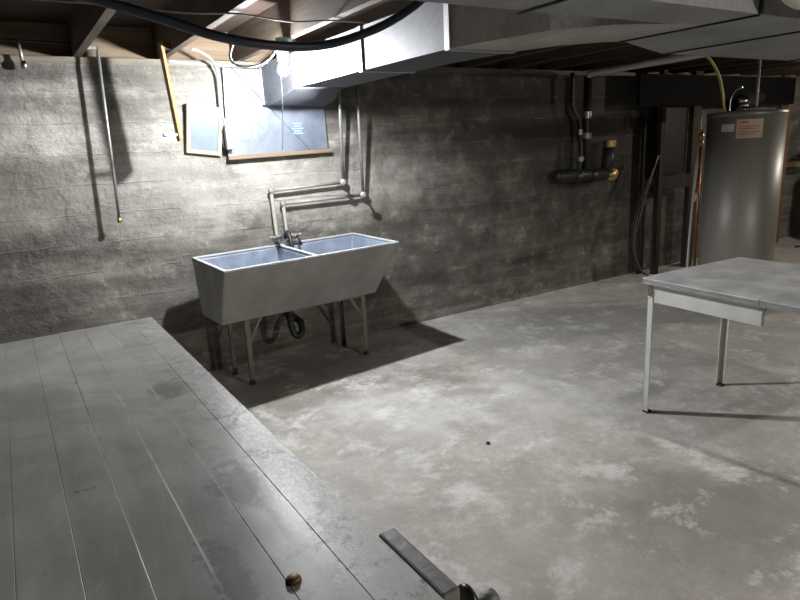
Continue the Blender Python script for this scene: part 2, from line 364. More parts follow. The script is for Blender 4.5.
# ---------------------------------------------------------------- room shell
X0, X1, Y0 = -3.2, 11.0, -3.4
Z0s, ZJ, ZS = 2.145, 2.185, 2.39     # wall top, joist underside, subfloor underside
O0 = (0, 0, 0)
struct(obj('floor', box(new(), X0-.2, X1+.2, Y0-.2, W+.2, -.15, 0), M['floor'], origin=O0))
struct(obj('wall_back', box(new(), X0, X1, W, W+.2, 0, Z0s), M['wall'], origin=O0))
struct(obj('wall_front', box(new(), X0, X1, Y0-.2, Y0, 0, Z0s), M['wall'], origin=O0))
struct(obj('wall_left', box(new(), X0-.2, X0, Y0-.2, W+.2, 0, ZS), M['wall'], origin=O0))
struct(obj('wall_right', box(new(), X1, X1+.2, Y0-.2, W+.2, 0, ZS), M['wall'], origin=O0))
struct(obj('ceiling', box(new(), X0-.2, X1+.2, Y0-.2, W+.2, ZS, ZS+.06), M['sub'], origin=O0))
bm = new(); box(bm, X0, X1, W-.004, W+.14, Z0s, ZJ)
struct(obj('trim_1', bm, M['sill'], origin=O0))                      # sill plate on the long wall
bm = new(); box(bm, X0, X1, W+.10, W+.14, ZJ, ZS)
struct(obj('trim_2', bm, M['pale'], origin=O0))                      # rim board behind the joist ends
struct(obj('trim_3', box(new(), X0, X1, Y0-.14, Y0+.004, Z0s, ZS), M['sill'], origin=O0))

# joists, each its own piece of the setting
jx = [-2.97, -2.47, -1.97, -1.47, -.97, -.47, .03, .53, 1.03, 1.545] + [2.06+.5*i for i in range(18)]
for i, x in enumerate(jx):
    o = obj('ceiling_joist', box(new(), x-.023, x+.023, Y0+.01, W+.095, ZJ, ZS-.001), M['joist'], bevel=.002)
    struct(o)

# ---------------------------------------------------------------- laundry sink on its stand
rimq = [(1.0, 3.50), (2.30, 3.63), (2.32, 4.345), (.99, 4.195)]       # FL FR BR BL at z=.9
botq = [(1.025, 3.80), (2.225, 3.885), (2.24, 4.28), (1.005, 4.16)]
ZR, ZB = .90, .50
def P(u, v, h):
    def bl(q): return Vector(((1-u)*(1-v)*q[0][0]+u*(1-v)*q[1][0]+u*v*q[2][0]+(1-u)*v*q[3][0],
                              (1-u)*(1-v)*q[0][1]+u*(1-v)*q[1][1]+u*v*q[2][1]+(1-u)*v*q[3][1], 0))
    p = bl(botq)*(1-h) + bl(rimq)*h; p.z = ZB+(ZR-ZB)*h; return p
sink = thing('laundry_sink', 'long double basin cement laundry sink on a metal stand against the concrete wall', 'sink', (1.65, 3.95, 0))
bm = new()
def quad(bm, vs, mi=0):
    f = bm.faces.new([bm.verts.new(v) for v in vs]); f.material_index = mi; return f
nu, nv = 12, 5
def grid(fn, n, m, mi):
    g = [[bm.verts.new(fn(i/n, j/m)) for j in range(m+1)] for i in range(n+1)]
    for i in range(n):
        for j in range(m): bm.faces.new((g[i][j], g[i+1][j], g[i+1][j+1], g[i][j+1])).material_index = mi
HT = .97
grid(lambda a, b: P(a, 0, b*HT), nu, nv, 0); grid(lambda a, b: P(a, 1, b*HT), nu, nv, 0)
grid(lambda a, b: P(0, a, b*HT), 6, nv, 0); grid(lambda a, b: P(1, a, b*HT), 6, nv, 0)
grid(lambda a, b: P(a, b, 0), nu, 6, 0)
bas = [(.018, .479), (.497, .982)]
v0, v1 = .030, .965
for (a0, a1) in bas:
    i0, i1, w0, w1 = a0+.02, a1-.015, .16, .90
    top = [P(a0, v0, HT), P(a1, v0, HT), P(a1, v1, HT), P(a0, v1, HT)]
    lo = [P(i0, w0, .14), P(i1, w0, .14), P(i1, w1, .14), P(i0, w1, .14)]
    for k in range(4): quad(bm, [top[k], top[(k+1)%4], lo[(k+1)%4], lo[k]], 1)
    quad(bm, lo, 1)
# top face with two openings
us = [0, bas[0][0], bas[0][1], bas[1][0], bas[1][1], 1]; vs_ = [0, v0, v1, 1]
for i in range(5):
    for j in range(3):
        if j == 1 and i in (1, 3): continue
        quad(bm, [P(us[i], vs_[j], HT), P(us[i+1], vs_[j], HT), P(us[i+1], vs_[j+1], HT), P(us[i], vs_[j+1], HT)], 0)
bmesh.ops.remove_doubles(bm, verts=bm.verts, dist=.0005)
tub = obj('basin', bm, [M['tub'], M['tubin']], sink, bevel=.012)
bm = new()                                                            # thin pale rim on top, with both openings
g_ = {}
def gv(i, j, z):
    k = (i, j, z)
    if k not in g_:
        p = P(us[i], vs_[j], HT); p.z = z; g_[k] = bm.verts.new(p)
    return g_[k]
zt, zb = ZR+.002, ZR-.010
for i in range(5):
    for j in range(3):
        if j == 1 and i in (1, 3): continue
        bm.faces.new((gv(i,j,zt), gv(i+1,j,zt), gv(i+1,j+1,zt), gv(i,j+1,zt)))
        bm.faces.new((gv(i,j,zb), gv(i,j+1,zb), gv(i+1,j+1,zb), gv(i+1,j,zb)))
solid = lambda i, j: 0 <= i < 5 and 0 <= j < 3 and not (j == 1 and i in (1, 3))
for i in range(5):
    for j in range(3):
        if not solid(i, j): continue
        for (di, dj, a, b) in ((0,-1,(0,0),(1,0)), (1,0,(1,0),(1,1)), (0,1,(1,1),(0,1)), (-1,0,(0,1),(0,0))):
            if not solid(i+di, j+dj):
                bm.faces.new((gv(i+a[0],j+a[1],zb), gv(i+b[0],j+b[1],zb), gv(i+b[0],j+b[1],zt), gv(i+a[0],j+a[1],zt)))
obj('rim', bm, M['rim'], tub, bevel=.003)
# drain plates in the basins
for u in (.25, .735):
    p = P(u, .55, .145); obj('drain_cover', lathe(new(), [(.001, 0), (.035, 0), (.035, .004), (.001, .005)], p), M['chrome'], tub)
# stand
LEG = [(1.225, 3.95), (2.172, 3.972), (2.139, 4.30), (1.19, 4.245)]
zf = .482
bm = new()
for a, b in ((0,1), (1,2), (2,3), (3,0)):
    pa, pb = LEG[a], LEG[b]
    beam(bm, (*pa, zf), (*pb, zf), .005, .034); beam(bm, (pa[0], pa[1], zf+.015), (pb[0], pb[1], zf+.015), .034, .005)
obj('stand_frame', bm, M['frame'], sink)
mid = Vector((1.68, 4.1, 0))
for (x, y) in LEG:
    bm = new(); sx = 1 if x < 1.68 else -1; sy = 1 if y < 4.1 else -1
    box(bm, min(x, x+sx*.03), max(x, x+sx*.03), y-.0025, y+.0025, .03, zf+.018)
    box(bm, x-.0025, x+.0025, min(y, y+sy*.03), max(y, y+sy*.03), .03, zf+.018)
    lg = obj('leg', bm, M['frame'], sink)
    obj('foot', lathe(new(), [(.016, 0), (.022, .004), (.018, .02), (.014, .045)], (x+sx*.012, y+sy*.012, 0)), M['rust'], lg)
for (x, y), s in ((LEG[0], 1), (LEG[1], -1), (LEG[2], -1), (LEG[3], 1)):
    obj('brace', beam(new(), (x+s*.008, y+.006, .28), (x+s*.125, y+.006, zf-.005), .018, .005, up=(0, 1, 0)), M['frame'], sink)
# trap below
bm = tube(new(), [(1.60, 4.07, .52), (1.60, 4.07, .40)] + spline([(1.60, 4.07, .33), (1.61, 4.05, .27), (1.645, 4.05, .245), (1.68, 4.06, .275), (1.69, 4.10, .33)], 5) + [(1.70, 4.3, .34), (1.70, W-.002, .34)], .024)
tr = obj('drain_trap', bm, M['black'], sink)
obj('trap_nut', lathe(new(), [(.024, 0), (.034, 0), (.034, .03), (.024, .03)], (1.60, 4.07, .37), seg=8), M['black'], tr)

# ---------------------------------------------------------------- supply pipes with faucet
def fitting(bm, p, r=.018, l=.02):
    p = Vector(p)
    for ax in ((1,0,0), (0,0,1)): lathe(bm, [(r*.85, -l), (r, -l*.8), (r, l*.8), (r*.85, l)], p, ax, 12)
YP, YF = 4.37, 4.255
def water_pipe(label, top, corner, left, bottom, foot):
    t = thing('water_supply_pipe', label, 'pipe', (corner[0], YP, corner[2]), 'water pipes feeding the sink')
    obj('riser', tube(new(), [top, corner], .0125), M['steel'], t)
    obj('run', tube(new(), [corner, left], .0125), M['painted'], t)
    obj('drop', tube(new(), [left, bottom, foot], .0125), M['painted'], t)
    bm = new(); fitting(bm, left); obj('elbow', bm, M['painted'], t)
    bm = new(); fitting(bm, corner, .021, .025); obj('elbow', bm, M['steel'], t)
    c = Vector(corner); e = Vector((c.x*.970, 4.24, c.z+(1.55-c.z)*.031))
    v = obj('valve', tube(new(), [c, e], .008, 10), M['steel'], t)
    bm = new(); ax = (e-c).normalized(); lathe(bm, [(.008, -.008), (.020, -.007), (.026, -.003), (.026, .003), (.020, .007), (.008, .008)], e, ax, 12); obj('hand_wheel', bm, M['steel'], v)
water_pipe('left and higher of two bent water pipes dropping to the sink faucet', (2.205, 4.20, 2.16), (2.266, YP, 1.302), (1.666, YP, 1.284), (1.675, YP, .955), (1.650, YF+.03, .950))
water_pipe('right and lower of two bent water pipes dropping to the sink faucet', (2.350, 4.20, 2.16), (2.440, YP, 1.190), (1.749, YP, 1.182), (1.758, YP, .958), (1.722, YF+.03, .950))
fa = thing('laundry_faucet', 'two handled faucet with a dark downturned spout on the sink back rim', 'faucet', (1.686, YF, .902))
bm = new(); lathe(bm, [(.016, -.070), (.02, -.065), (.02, .065), (.016, .070)], (1.686, YF, .94), (1, 0, 0), 16)
for x in (1.65, 1.722): lathe(bm, [(.02, -.025), (.022, 0), (.018, .022)], (x, YF, .945), (0, 1, 0), 12)
box(bm, 1.673, 1.699, YF-.012, YF+.008, .904, .94)
obj('body', bm, M['chrome'], fa, bevel=.002)
obj('spout', tube(new(), spline([(1.690, YF-.01, .945), (1.690, YF-.05, .985), (1.688, YF-.09, .985), (1.684, YF-.13, .93), (1.680, YF-.15, .86), (1.678, YF-.155, .815)], 6), .0165), M['black'], fa)
for x, s in ((1.60, -1), (1.765, 1)):
    bm = new(); lathe(bm, [(.012, 0), (.015, .01), (.011, .03), (.014, .04), (.006, .05)], (x, YF-.006, .94), (s*.5, -.75, .3), 12)
    tube(bm, [(x-.032, YF-.045, .962), (x+.032, YF-.045, .962)], .007, 8); lathe(bm, [(.001, -.011), (.011, -.005), (.011, .005), (.001, .011)], (x-.032, YF-.045, .962), (1, 0, 0), 8)
    lathe(bm, [(.001, -.011), (.011, -.005), (.011, .005), (.001, .011)], (x+.032, YF-.045, .962), (1, 0, 0), 8)
    h = obj('handle', bm, M['painted'], fa)
    obj('lever', tube(new(), [(x+.01, YF-.045, .96), (x+.020, YF-.075, .885)], .008, 8), M['black'], h)

# ---------------------------------------------------------------- ducts
duct = thing('heating_duct', 'galvanised sheet metal air duct running from the window board out under the joists', 'duct', (1.87, 3.2, 1.95))
ZD0, ZD1 = 1.95, 2.165
bm = new()
branch = [(1.70, 3.78), (1.705, 2.98), (1.73, 2.26), (2.11, 2.26), (2.05, 2.64), (2.035, 3.2), (2.035, 3.78)]
prism(bm, branch, ZD0, ZD1)
takeoff = [(1.73, 2.259), (1.775, 2.05), (1.86, 1.79), (2.02, 1.63), (2.27, 1.53), (2.429, 1.52), (2.429, 1.90), (2.34, 1.93), (2.20, 2.06), (2.12, 2.22), (2.11, 2.259)]
obj('duct_takeoff', prism(new(), takeoff, ZD0, ZD1), M['takeoff'], duct)
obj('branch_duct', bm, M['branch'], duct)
# boot at the wall: widens, bottom flares down
prof = [(3.78, ZD0, 1.70, 2.035), (3.88, 1.944, 1.698, 2.045), (3.98, 1.925, 1.695, 2.07), (4.08, 1.902, 1.692, 2.10), (4.2, 1.888, 1.688, 2.13), (4.32, 1.884, 1.685, 2.15), (W-.045, 1.884, 1.683, 2.162)]
bm = new(); rings = []
for y, z, xa, xb in prof: rings.append([bm.verts.new(q) for q in ((xa, y, z), (xb, y, z), (xb, y, ZD1), (xa, y, ZD1))])
for a, b in zip(rings, rings[1:]):
    for k in range(4): bm.faces.new((a[k], a[(k+1)%4], b[(k+1)%4], b[k])).smooth = (k == 0)
bm.faces.new(rings[0]); bm.faces.new(rings[-1][::-1])
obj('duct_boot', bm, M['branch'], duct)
bm = new(); box(bm, 1.675, 2.170, W-.055, W-.043, 1.878, 1.892); box(bm, 1.675, 1.687, W-.055, W-.043, 1.878, 2.14)
obj('boot_flange', bm, M['seam'], duct)
# trunk across
trunk = [(-1.6, 1.31), (6.4, 1.31), (6.4, 2.13), (3.03, 2.125), (2.43, 1.90), (2.43, 1.55), (-1.6, 1.59)]
obj('trunk_duct', prism(new(), trunk, ZD0+.001, ZD1), M['duct'], duct)
def bottom_seam(a, b, w=.022): return beam(new(), (*a, ZD0-.003), (*b, ZD0-.003), w, .006)
for y, xa, xb in ((2.98, 1.705, 2.04), (2.26, 1.73, 2.11)):
    bm = beam(new(), (xa-.004, y, ZD0-.004), (xa-.004, y, ZD1), .035, .008, up=(1, 0, 0))
    beam(bm, (xa-.005, y, ZD0-.003), (xb, y, ZD0-.003), .03, .007)
    obj('duct_seam', bm, M['seam'], duct)
for a, b in (((1.5, 1.31), (1.5, 1.585)), ((2.43, 1.31), (2.40, 1.90)), ((3.06, 1.31), (3.03, 2.12)), ((4.3, 1.31), (4.3, 2.13)), ((.3, 1.31), (.3, 1.58))):
    obj('duct_seam', bottom_seam(a, b, .012), M['black'], duct)
for x in (2.43, 4.3):
    obj('duct_seam', beam(new(), (x, 1.306, ZD0), (x, 1.306, ZD1), .02, .008, up=(0, 1, 0)), M['black'], duct)
for x in (.6, 2.6, 4.6):                                             # hanger straps up to the joists
    bm = new(); box(bm, x-.012, x+.012, 1.305, 1.309, 2.0, ZJ+.03); obj('hanger_strap', bm, M['seam'], duct)
for y in (3.4, 2.6):
    bm = new(); box(bm, 2.062, 2.066, y-.012, y+.012, 1.98, ZJ+.03); obj('hanger_strap', bm, M['seam'], duct)

# ---------------------------------------------------------------- window board
wb = thing('insulation_board', 'silvery creased foil board covering the basement window above the sink', 'board', (1.78, W-.02, 1.55))
bm = new(); yb = W-.034
vv = [(1.385, 1.545), (2.166, 1.566), (2.155, 2.125), (1.415, 2.135)]
lo = [bm.verts.new((x, yb, z)) for x, z in vv]; hi = [bm.verts.new((x, yb+.012, z)) for x, z in vv]
bm.faces.new(lo); bm.faces.new(hi[::-1])
for k in range(4): bm.faces.new((lo[k], hi[k], hi[(k+1)%4], lo[(k+1)%4]))
obj('foil_sheet', bm, M['foil'], wb)
bm = new(); x = 1.93
for k, (w_, z) in enumerate(((.075, 1.755), (.05, 1.737), (.09, 1.718), (.06, 1.70), (.08, 1.683))): box(bm, x-w_/2, x+w_/2, yb-.0012, yb-.0002, z, z+.006)
obj('faint_blue_print', bm, M['blueprint'], wb)
bm = new(); prism(bm, [(1.38, W-.06), (2.18, W-.06), (2.18, W-.001), (1.38, W-.001)], 0, .028)
for v in bm.verts: v.co.z += 1.52 + (v.co.x-1.38)*.02
obj('window_ledge', bm, M['pale'], wb, bevel=.002)
bm = new(); box(bm, 1.41, 2.16, W-.022, W-.001, 1.56, 2.14); obj('window_backing', bm, M['brown'], wb)

# ---------------------------------------------------------------- mirror
mi = thing('wall_mirror', 'small cream framed mirror hanging tilted on the concrete wall', 'mirror', (1.235, W-.04, 1.55))
q = [Vector(v) for v in ((1.100, 4.403, 1.584), (1.337, 4.403, 1.551), (1.384, 4.385, 1.873), (1.139, 4.385, 1.908))]
nrm = (q[1]-q[0]).cross(q[3]-q[0]).normalized()
cen = sum(q, Vector())/4
inn = [cen + (p-cen)*.78 for p in q]
for k in range(4): # equalise frame width
    a = q[k]; b = q[(k+1)%4]; c = q[(k-1)%4]; inn[k] = a + (b-a).normalized()*.027 + (c-a).normalized()*.027
def slab_ring(out, inner, n, t0, t1):
    bm = new(); O = [[bm.verts.new(p+n*t) for p in out] for t in (t0, t1)]; I = [[bm.verts.new(p+n*t) for p in inner] for t in (t0, t1)]
    for k in range(4):
        j = (k+1) % 4
        bm.faces.new((O[0][k], O[0][j], I[0][j], I[0][k])); bm.faces.new((O[1][k], O[1][j], I[1][j], I[1][k]))
        bm.faces.new((O[0][k], O[0][j], O[1][j], O[1][k])); bm.faces.new((I[0][k], I[0][j], I[1][j], I[1][k]))
    return bm
obj('mirror_frame', slab_ring(q, inn, nrm, -.012, .010), M['cream'], mi, bevel=.003)
bm = new(); A = [bm.verts.new(p+nrm*.001) for p in inn]; B = [bm.verts.new(p-nrm*.004) for p in inn]
bm.faces.new(A); bm.faces.new(B[::-1])
for k in range(4): bm.faces.new((A[k], A[(k+1)%4], B[(k+1)%4], B[k]))
obj('glass', bm, M['mirror'], mi)

# ---------------------------------------------------------------- outlet box with conduit
ou = thing('outlet_box', 'ivory double outlet box on grey conduit between mirror and window board', 'outlet', (1.425, W-.002, 1.60))
obj('box', box(new(), 1.365, 1.418, W-.095, W-.040, 1.592, 1.748), M['plastic'], ou, bevel=.006)
for z in (1.705, 1.640):
    r = obj('receptacle', box(new(), 1.375, 1.408, W-.099, W-.0945, z-.019, z+.019), M['plastic'], ou, bevel=.002)
    bm = new(); box(bm, 1.382, 1.386, W-.1005, W-.0985, z-.007, z+.009); box(bm, 1.397, 1.401, W-.1005, W-.0985, z-.007, z+.009); obj('slot', bm, M['dark'], r)
obj('bracket', box(new(), 1.352, 1.380, W-.041, W-.001, 1.61, 1.73), M['black'], ou)
obj('conduit', tube(new(), spline([(1.13, 4.08, 2.20), (1.20, 4.15, 2.20), (1.30, 4.25, 2.17), (1.362, 4.36, 2.11), (1.368, 4.385, 1.99), (1.367, 4.385, 1.86), (1.388, 4.365, 1.745)], 8), .009), M['conduit'], ou)

# ---------------------------------------------------------------- bulb and its holder, pull string, cables
bf = thing('ceiling_light', 'bare lit bulb in a holder under the joist beside the duct', 'light', (1.49, 3.5, 2.15))
obj('junction_box', lathe(new(), [(.045, 0), (.05, .004), (.05, .04), (.045, .044)], (1.50, 3.5, 2.141), seg=8), M['greenbox'], bf)
obj('socket', lathe(new(), [(.026, 0), (.03, .01), (.034, .05), (.04, .08), (.045, .095)], (1.487, 3.5, 2.057)), M['porcelain'], bf)
bl = obj('bulb', lathe(new(), [(.001, -.033), (.012, -.031), (.023, -.022), (.030, -.008), (.031, .006), (.026, .022), (.018, .034), (.014, .045), (.001, .047)], (1.483, 3.5, 2.012)), M['bulb'], bf)
obj('pull_string', tube(new(), spline([(1.46, 3.475, 2.07), (1.452, 3.472, 1.95), (1.44, 3.47, 1.75), (1.418, 3.47, 1.57)], 5), .0022, 6), M['string'], bf)
tag(obj('looped_cable', tube(new(), spline([(1.225, 3.5, 2.18), (1.19, 3.5, 2.12), (1.178, 3.5, 2.07), (1.21, 3.5, 2.035), (1.29, 3.5, 2.028), (1.37, 3.5, 2.05), (1.43, 3.5, 2.10), (1.46, 3.5, 2.15)], 7), .0075), M['cablegrey']),
    'grey electric cable hanging in a loop left of the bare bulb', 'cable')
tag(obj('wall_cable', tube(new(), spline([(1.06, W-.012, 2.172), (1.3, W-.012, 2.160), (1.5, W-.012, 2.155), (1.67, W-.012, 2.150)], 5), .008), M['cableteal']),
    'pale teal cable fixed along the sill plate above the foil board', 'cable')
tag(obj('black_pipe_hose', tube(new(), spline([(.08, 2.2, 2.18), (.249, 2.2, 2.057), (.353, 2.2, 2.032), (.524, 2.2, 1.991), (.713, 2.2, 1.943), (.927, 2.2, 1.922), (1.128, 2.2, 1.937), (1.352, 2.2, 2.008), (1.523, 2.2, 2.098), (1.60, 2.2, 2.16)], 8), .0165, 14), M['rubber']),
    'thick black hose sagging beneath the joists in front of the duct', 'hose')
tag(obj('ceiling_wire', tube(new(), spline([(.10, 2.93, 2.178), (.53, 2.93, 2.176), (.80, 2.93, 2.165), (1.052, 2.93, 2.176), (1.3, 2.93, 2.158), (1.547, 2.93, 2.176), (1.9, 2.93, 2.172)], 6), .004, 8), M['cablegrey']),
    'thin pale wire stapled across the undersides of the joists', 'wire')

# ---------------------------------------------------------------- hanging pole, lath, hook
pol = thing('hanging_pipe', 'thin straight metal pipe hanging from the joist in front of the left wall', 'pipe', (.61, 4.32, 1.165))
obj('tube', tube(new(), [(.636, 4.32, 2.235), (.6045, 4.32, 1.175)], .0095), M['steel'], pol)
obj('threaded_end', lathe(new(), [(.009, 0), (.014, .003), (.014, .03), (.0095, .033)], (.6045, 4.32, 1.165), seg=8), M['brass'], pol)
bm = new(); box(bm, .553, .640, 4.312, 4.328, 2.215, 2.232); obj('hanger', bm, M['steel'], pol)
la = thing('wooden_lath', 'orange wooden lath hanging from the joist left of the mirror', 'board', (.98, 4.08, 1.65))
bm = new(); prism(bm, [(-.009, 4.035), (.009, 4.035), (.009, 4.115), (-.009, 4.115)], 1.655, 2.23)
for v in bm.verts: v.co.x += .955 + (2.17-v.co.z)*.068
obj('strip', bm, M['lath'], la, bevel=.0015)
obj('nailing_block', box(new(), .961, 1.0068, 4.05, 4.10, 2.192, 2.228), M['joist'], la)
bm = new(); box(bm, .905, .975, 4.04, 4.06, 1.685, 1.702); lathe(bm, [(.007, 0), (.013, .004), (.013, .022), (.006, .026)], (.912, 4.05, 1.694), (-1, 0, 0), 12)
obj('clip', bm, M['cableteal'], la, bevel=.002)
hk = thing('pipe_stub', 'short shiny pipe stub with a shutoff hanging at the top left of the wall', 'pipe', (.23, 4.37, 2.10))
obj('tube', tube(new(), [(.226, 4.37, 2.26), (.233, 4.37, 2.12)], .010), M['steel'], hk)
obj('cap', lathe(new(), [(.008, -.02), (.017, -.014), (.019, .012), (.012, .03)], (.235, 4.37, 2.118)), M['chrome'], hk)
obj('crossbar', tube(new(), [(.0, 4.37, 2.255), (.235, 4.37, 2.26), (.50, 4.37, 2.25)], .007), M['black'], hk)

# ---------------------------------------------------------------- workbench
wbx = thing('workbench', 'large grey painted plank workbench filling the left foreground', 'workbench', (-.6, 1.5, 0))
ZT = .84
xs = [-2.03, -1.93, -1.83, -1.72, -1.62, -1.52, -1.42, -1.31, -1.21, -1.11, -1.01, -.90, -.80, -.70, -.60, -.50, -.40, -.30, -.20, -.10, .0, .099, .196, .293, .392, .484]
for a, b in zip(xs, xs[1:]):
    dz = random.uniform(-.0008, .0008); de = random.uniform(-.002, .002)
    obj('plank', box(new(), a+.0004, b-.0004, -.6, 2.965+de, ZT-.035, ZT+dz), M['bench'], wbx, bevel=.0007)
obj('apron', box(new(), -1.98, .44, 2.90, 2.93, ZT-.16, ZT-.036), M['bench'], wbx)
obj('apron', box(new(), .41, .44, -.55, 2.895, ZT-.16, ZT-.036), M['bench'], wbx)
for x in (-1.92, .355):
    for y in (-.5, 2.81): obj('leg', box(new(), x-.045, x+.045, y-.045, y+.045, 0, ZT-.036), M['bench'], wbx, bevel=.004)
obj('plank_gap_paint', box(new(), -1.97, .40, -.55, 2.89, ZT-.045, ZT-.0355), M['dark'], wbx)
bo = thing('bench_bolt', 'round brown bolt head standing proud of the bench planks near the front', 'bolt', (.303, .874, ZT))
obj('washer', lathe(new(), [(.013, .0008), (.014, .001), (.014, .0025), (.012, .003)], (.303, .874, ZT)), M['rust'], bo)
obj('head', lathe(new(), [(.011, .002), (.0125, .004), (.0115, .007), (.007, .0095), (.001, .0105)], (.303, .874, ZT), seg=20), M['bronze'], bo)
vi = thing('bench_vise', 'wooden jawed vise clamped on the right edge of the workbench', 'vise', (.50, .72, ZT-.18))
bm = new(); box(bm, .4842, .520, .69, .897, ZT-.17, ZT+.004)
obj('jaw', bm, M['jaw'], vi, bevel=.005)
obj('screw', lathe(new(), [(.015, 0), (.015, .045)], (.519, .722, ZT-.088), (1, 0, 0)), M['dullsteel'], vi)
obj('collar', lathe(new(), [(.010, .034), (.026, .034), (.028, .04), (.026, .047), (.010, .047)], (.522, .728, ZT-.068), (1, 0, 0)), M['blacklac'], vi)
obj('screw_head', lathe(new(), [(.014, .047), (.014, .075), (.018, .08), (.018, .10), (.010, .104)], (.519, .722, ZT-.088), (1, 0, 0)), M['dullsteel'], vi)
obj('handle', tube(new(), [(.610, .730, ZT-.19), (.610, .724, ZT-.13), (.610, .722, ZT-.09)], .006, 10), M['dullsteel'], vi)

# ---------------------------------------------------------------- extension table at the right
ta = thing('extension_table', 'weathered pale grey extension table with slim metal legs on the right', 'table', (3.25, 1.2, 0))
TC = Vector((2.850, 2.062, 0)); ang = math.radians(-3.6)
TM = Matrix.Translation(TC) @ Matrix.Rotation(ang, 4, 'Z')           # local: x across, -y toward the viewer
def tl(bm): bmesh.ops.transform(bm, matrix=TM, verts=bm.verts); return bm
zt = .79
def chamfer_leaf(y0, y1, cut0, cut1, z):
    wd = .875; c = .014
    pts = []
    pts += [(c, y0), (0, y0-c)] if cut0 else [(0, y0)]
    pts += [(0, y1+c), (c, y1)] if cut1 else [(0, y1)]
    pts += [(wd-c, y1), (wd, y1+c)] if cut1 else [(wd, y1)]
    pts += [(wd, y0-c), (wd-c, y0)] if cut0 else [(wd, y0)]
    return pts, z
for (a, b, c0, c1) in ((0, -.655, 1, 0), (-.659, -.925, 0, 0), (-.929, -1.585, 0, 1)):
    pts, z = chamfer_leaf(a, b, c0, c1, zt); dz = .002 if a == -.659 else 0
    lf = obj('leaf', tl(prism(new(), pts[::-1], zt-.008+dz, zt+dz)), M['tabletop'], ta, bevel=.002)
    bm = new()
    for k, (z0, z1, ins) in enumerate(((zt-.032, zt-.026, 0), (zt-.026, zt-.022, .002), (zt-.022, zt-.016, 0), (zt-.016, zt-.012, .002), (zt-.012, zt-.0085, 0))):
        prism(bm, [(x+(ins if x < .4 else -ins), y) for x, y in pts[::-1]], z0+dz, z1+dz)
    obj('ribbed_edge', tl(bm), M['tableedge'], lf)
for x in (.035, .82):
    for y0, y1 in ((-.03, -.655), (-.93, -1.555)):
        obj('apron', tl(box(new(), x, x+.02, y1, y0, .655, zt-.033)), M['tableleg'], ta, bevel=.002)
for y in (-.05, -1.555): obj('apron', tl(box(new(), .056, .819, y-.02, y, .655, zt-.033)), M['tableleg'], ta, bevel=.002)
for x, sx in ((.03, 1), (.845, -1)):
    for y, sy in ((-.026, -1), (-1.56, 1)):
        bm = new(); t = .035
        if sx < 0: x_ = x-.11
        else: x_ = x
        box(bm, min(x_, x_+sx*t), max(x_, x_+sx*t), min(y, y+sy*.005), max(y, y+sy*.005), .012, zt-.034)
        box(bm, min(x_, x_+sx*.005), max(x_, x_+sx*.005), min(y, y+sy*t), max(y, y+sy*t), .012, zt-.034)
        lg = obj('leg', tl(bm), M['tableleg'], ta)
        obj('foot', tl(box(new(), min(x_, x_+sx*t), max(x_, x_+sx*t), min(y, y+sy*t), max(y, y+sy*t), 0, .012)), M['rust'], lg)
obj('latch', tl(box(new(), .018, .030, -.05, -.035, .69, .75)), M['chrome'], ta, bevel=.002)
for x in (.28, .58): obj('slide_rail', tl(box(new(), x, x+.035, -1.5, -.08, .70, zt-.033)), M['brown'], ta)

# ---------------------------------------------------------------- water heater
HX, HY, HR, HT_ = 5.28, 2.885, .292, 1.685
he = thing('water_heater', 'tall grey brown cylindrical water heater behind the extension table', 'water heater', (HX, HY, 0))
obj('tank', lathe(new(), [(HR-.01, .04), (HR, .05), (HR, HT_-.02)], (HX, HY, 0), seg=64), M['heater'], he)
obj('lid', lathe(new(), [(HR+.004, HT_-.035), (HR+.006, HT_-.03), (HR+.006, HT_-.004), (HR-.004, HT_), (.05, HT_+.012)], (HX, HY, 0), seg=64), M['heatertop'], he)
obj('base_ring', lathe(new(), [(HR-.02, 0), (HR-.02, .045)], (HX, HY, 0), seg=48), M['black'], he)
va = math.atan2(-HY, -HX)                                            # bearing of the side that faces into the room
def curved(name, a0, a1, z0, z1, r, m, parent):
    bm = new(); n = 8; g = []
    for i in range(n+1):
        a = va+a0+(a1-a0)*i/n; g.append([bm.verts.new((HX+math.cos(a)*rr, HY+math.sin(a)*rr, z)) for rr in (r, r-.004) for z in (z0, z1)])
    for a, b in zip(g, g[1:]):
        for k in ((0,1), (1,3), (3,2), (2,0)): bm.faces.new((a[k[0]], a[k[1]], b[k[1]], b[k[0]]))
    bm.faces.new((g[0][0], g[0][1], g[0][3], g[0][2])); bm.faces.new((g[-1][0], g[-1][1], g[-1][3], g[-1][2]))
    return obj(name, bm, m, parent)
lb = curved('warning_label', -.22, .42, 1.475, 1.62, HR+.002, M['label'], he)
for k, (a0, a1, z) in enumerate(((-.14, .06, 1.592), (-.16, .34, 1.562), (-.16, .30, 1.545), (-.16, .33, 1.520), (-.16, .22, 1.503))):
    curved('printed_line', a0, a1, z, z+(.014 if k == 0 else .007), HR+.003, M['labelred'], lb)
curved('rating_label', -.62, -.27, 1.53, 1.59, HR+.002, M['labelgrey'], he)
bm = new(); lathe(bm, [(.05, 0), (.055, .01), (.05, .02), (.035, .035), (.03, .05), (.045, .055), (.045, .10), (.03, .11)], (HX-.09, HY-.02, HT_+.004)); obj('draft_hood', bm, M['chrome'], he)
obj('flue_pipe', tube(new(), [(HX+.02, HY+.12, HT_+.0), (HX+.02, HY+.12, HT_+.07), (HX+.30, HY+.2, HT_+.10), (HX+1.3, HY+.6, HT_+.16)], .06, 20), M['matblack'], he)
obj('hot_water_pipe', tube(new(), spline([(HX-.035, HY-.09, HT_+.02), (HX-.035, HY-.09, HT_+.2), (HX-.04, HY-.09, 2.18)], 4), .011), M['cablegrey'], he)
